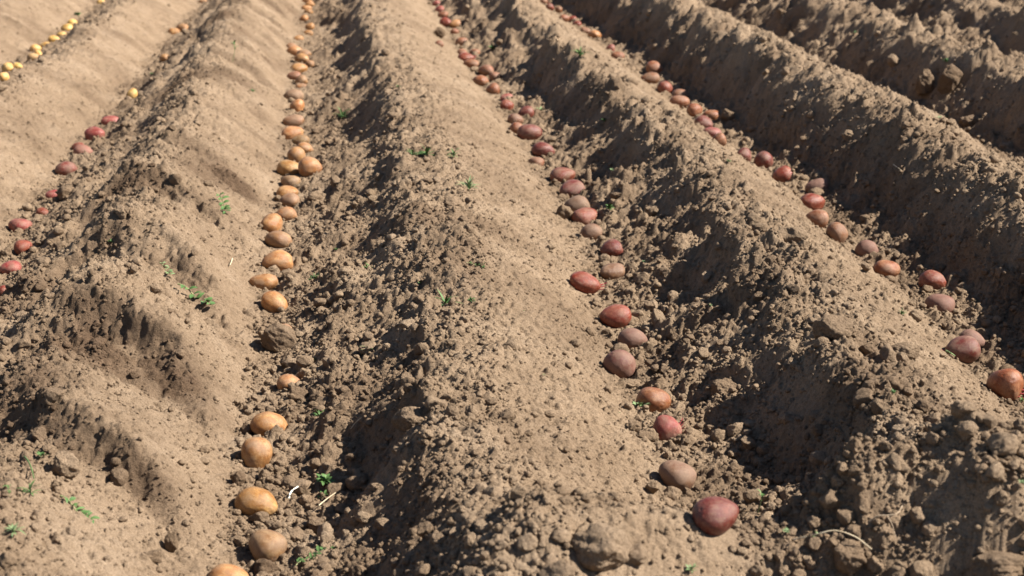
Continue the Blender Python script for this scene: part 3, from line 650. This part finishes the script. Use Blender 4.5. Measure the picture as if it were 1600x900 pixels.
# (px, py, size px, kind, rot, matkey, label)
WD = [(346,322,44,'c',-62,'g','leafy dark green sprig lying on the left ridge slope'),(173,377,14,'a',0,'g','small dark green seedling on the crest of the left ridge'),(258,425,34,'c',-50,'p','thin green runner trailing on the left ridge slope, upper one'),
(303,470,64,'c',-35,'g','long thin green runner trailing down the left ridge slope, lower one'),(364,97,30,'d',0,'g','tiny upright seedling with two leaves on far left ridge'),(395,145,16,'a',0,'g','small weed on far left ridge slope, left of the orange row'),
(122,24,18,'a',0,'g','dark green tuft among the far yellow potatoes'),(238,119,12,'a',0,'g','small bright weed near the far end of the left furrow'),(622,136,18,'a',0,'g','bright green weed on far crest of the middle ridge'),
(645,244,18,'b',0,'g','feathery weed on the middle ridge, left of a wider one'),(667,246,26,'b',0,'g','widest feathery weed on the upper middle ridge'),(709,250,20,'b',0,'g','feathery weed on the middle ridge, right of the widest one'),
(733,299,26,'b',0,'p','faint greyish grassy weed on the middle ridge above the pale clod'),(742,415,26,'c',10,'g','creeping dark green sprig on the middle ridge'),(755,418,12,'a',0,'g','small dense weed at the right tip of the creeping sprig'),
(697,481,34,'b',0,'g','grassy green weed on middle ridge crest, left of a small clump'),(736,480,20,'a',0,'g','small green clump on the middle ridge crest'),(577,559,22,'b',0,'g','feathery green tuft on clods in the shaded side of orange furrow'),
(500,650,20,'b',0,'g','dark green fine tuft right of the cracked orange potato'),(508,764,46,'a',0,'g','leafy green weed clump right of the wide orange potato'),(490,783,34,'c',30,'g','pale green sprig trailing below the leafy clump'),
(484,882,46,'c',35,'g','green sprig trailing over clods at the bottom edge'),(520,859,16,'a',0,'g','small bright weed on clods near the bottom of the orange furrow'),(1000,643,44,'a',0,'p','bushy grey-green weed in front of the round orange-pink potato'),
(960,271,24,'c',60,'p','light green grassy weed standing in the ridge shadow'),(952,340,26,'a',0,'g','weed tuft right of the rosy red potato in the shade'),(1010,411,16,'a',0,'p','tiny bright two-leaved seedling beside the shaded hollow'),
(770,77,26,'a',0,'g','weed right of the far red potatoes'),(845,174,22,'a',0,'p','light green weed right of the middle red row, far part'),(906,92,22,'b',0,'g','weed on far crest between the two red rows'),(944,192,18,'a',0,'g','small weed in streaky shade right of the middle red row'),
(1478,99,20,'a',0,'g','bright weed above the tall split soil block'),(1336,57,14,'a',0,'g','small weed in the far right corner furrow'),(1468,186,14,'a',0,'p','round pale green leaf weed on the big right ridge'),(1480,184,12,'a',0,'g','small darker weed beside the round pale one'),
(1395,622,16,'a',0,'g','small weed by a black hollow on the ridge left of the right furrow'),(1080,894,30,'a',0,'p','blurred pale green leaves at the bottom edge'),(1277,848,26,'a',0,'p','pale green curled leaf in the foreground under a dry stem'),
(1229,841,18,'a',0,'p','faint pale leaf left of the curled one in foreground'),(1596,761,18,'a',0,'p','pale leaf at the right edge with dark gap beside it'),(1184,800,34,'d',-20,'g','leafy sprig right behind the nearest crimson potato'),(1597,628,16,'a',0,'g','dark green weed at the right edge below the orange-red potato'),
(12,790,34,'d',5,'g','upright leafy stalk at the left edge'),(48,774,28,'b',0,'g','wiry green tuft in the lower left soil'),(115,796,56,'c',-22,'g','thin green runner lying on the lower left ridge'),(66,718,26,'a',0,'g','green leaves behind the pale flat-faced slab'),
(22,838,26,'b',0,'p','faint grassy weed at lower left edge'),(655,443,14,'a',0,'g','small dark weed on the shaded edge of the middle ridge'),(525,392,10,'a',0,'g','tiny weed in a dark gap right of the orange row'),(578,421,18,'b',0,'g','small grassy weed on the shaded side above the orange furrow'),
(492,438,16,'b',0,'g','fine weed among clods right of the oval orange potato'),(492,562,12,'a',0,'g','small weed on clods right of the big brown round clod'),(535,185,22,'b',0,'g','grassy weed on shaded slope right of far orange potatoes'),(1138,260,12,'a',0,'g','tiny weed on the crest right of the middle red row'),
(967,645,8,'a',0,'g','tiny green leaf on slope left of the bushy grey-green weed'),(850,586,8,'a',0,'g','tiny green leaf lying on the middle ridge slope'),(819,482,8,'a',0,'g','tiny dark leaf alone on the middle ridge slope'),(1408,493,14,'b',0,'g','small weed on ridge left of the dusty grey-brown potato'),
(1110,493,10,'a',0,'p','pale tiny seedling in the streaked ridge shade'),(1575,700,14,'a',0,'p','small faint weed on the ridge in the lower right')]
M_ = {'g': LEAF, 'p': PALE}
for j, (px, py, w, kind, rot, mk, lab) in enumerate(WD):
    p, t = hit(px, py, .002); S = (1.5 if kind == 'b' else 1.1) * w * t / FPX
    zg = float(H(np.array([p.x]), np.array([p.y]))[0][0])
    parts = sprig_parts(kind, S, j)
    nm = {'a': 'leafy_weed', 'b': 'grassy_weed', 'c': 'green_sprig', 'd': 'seedling'}[kind]
    if w >= 26:
        root = bpy.data.objects.new(nm, None); scene.collection.objects.link(root); root.empty_display_size = .01
        for pn, V, F in parts:
            link(pn, mesh_np(pn, V, F, True), STEM if pn == 'stem' else M_[mk], root)
    else:
        b = 0; VV = []; FF = []
        for pn, V, F in parts: VV.append(V); FF.append(F + b); b += len(V)
        root = link(nm, mesh_np(nm, np.concatenate(VV), np.concatenate(FF), True), M_[mk])
    root.location = (p.x, p.y, zg + .001); root.rotation_euler = (0, 0 if kind != 'c' else -R(rot) * .6, R(rot))
    if kind == 'c':
        # follow the slope
        ax = Vector((math.cos(R(rot)), math.sin(R(rot)), 0)) * S * .5
        q0 = float(H0(np.array([p.x - ax.x]), np.array([p.y - ax.y]))[0][0]); q1 = float(H0(np.array([p.x + ax.x]), np.array([p.y + ax.y]))[0][0])
        root.rotation_euler = (0, -math.atan2(q1 - q0, S), R(rot))
    tag(root, lab, 'weed', 'small green weeds growing on the soil')

# ------------------------------------------------------------------ dry stems, roots, straw
def strand(name, pts, r0, r1, m, lab, cat, par=None):
    """pts: (px, py, height above the soil)"""
    P = []
    for px, py, hh in pts:
        p, t = hit(px, py, hh + .008); P.append(p)
    Q = []
    for i in range(len(P) - 1):
        a = P[max(i - 1, 0)]; b = P[i]; c = P[i + 1]; d = P[min(i + 2, len(P) - 1)]
        for k in range(5):
            t = k / 5
            Q.append(.5 * ((2 * b) + (c - a) * t + (2 * a - 5 * b + 4 * c - d) * t * t + (3 * b - a - 3 * c + d) * t ** 3))
    Q.append(P[-1]); base = Q[0].copy()
    V, F = shoot_mesh([q - base for q in Q], r0, r1, 6)
    o = link(name, mesh_np(name, V, F, True), m, par)
    if par is None: o.location = base; tag(o, lab, cat)
    return o
strand('dried_vine', [(1240, 843, .005), (1275, 835, .03), (1305, 829, .04), (1335, 838, .035), (1352, 850, .02), (1362, 858, .005)], .0010, .0008, STRAW, 'arched pale dry stem over clods in the lower right foreground', 'dry stem')
strand('dry_root', [(1358, 815, .012), (1372, 806, .018), (1388, 805, .02), (1402, 802, .02), (1410, 790, .012)], .0010, .0006, ROOT, 'thin pale forked root against the dark hollow in the lower right', 'root')
strand('dry_root', [(1386, 806, .02), (1394, 820, .012), (1398, 835, .006), (1408, 845, .004)], .0008, .0004, ROOT, 'hanging hair-like root below the forked root, lower right', 'root')
strand('pale_stalk', [(451, 779, .004), (455, 768, .012), (466, 760, .016)], .0017, .0014, plain('white_stalk', (.6, .56, .45), (.75, .72, .62)), 'short curved white stalk right of the wide orange potato', 'stalk')
strand('straw', [(1396, 257, .003), (1403, 262, .006), (1411, 268, .003)], .0012, .0008, STRAW, 'short straw bit on the dark side of the big right ridge', 'straw')
strand('straw', [(548, 670, .005), (555, 661, .008), (565, 652, .006)], .0008, .0006, STRAW, 'thin twig on clods in the shaded side of the orange furrow', 'straw')
strand('straw', [(498, 790, .008), (510, 780, .012), (524, 770, .008)], .0009, .0006, STRAW, 'thin yellowish stem beside the leafy weed clump', 'straw')
strand('straw', [(363, 404, .002), (361, 410, .004), (359, 414, .002)], .0016, .0012, STRAW, 'small pale curl of straw at the foot of the left ridge', 'straw')
strand('grass', [(38, 713, .004), (45, 722, .012), (50, 735, .010), (53, 748, .004)], .0013, .0008, LEAF, 'curved green blade lying on the pale slab, lower left', 'grass blade')
strand('sprout_shoots', [(1478, 548, .008), (1486, 552, .012), (1492, 556, .010)], .002, .0012, PALE, 'pale green shoots at the left end of the purple-brown potato', 'shoot')
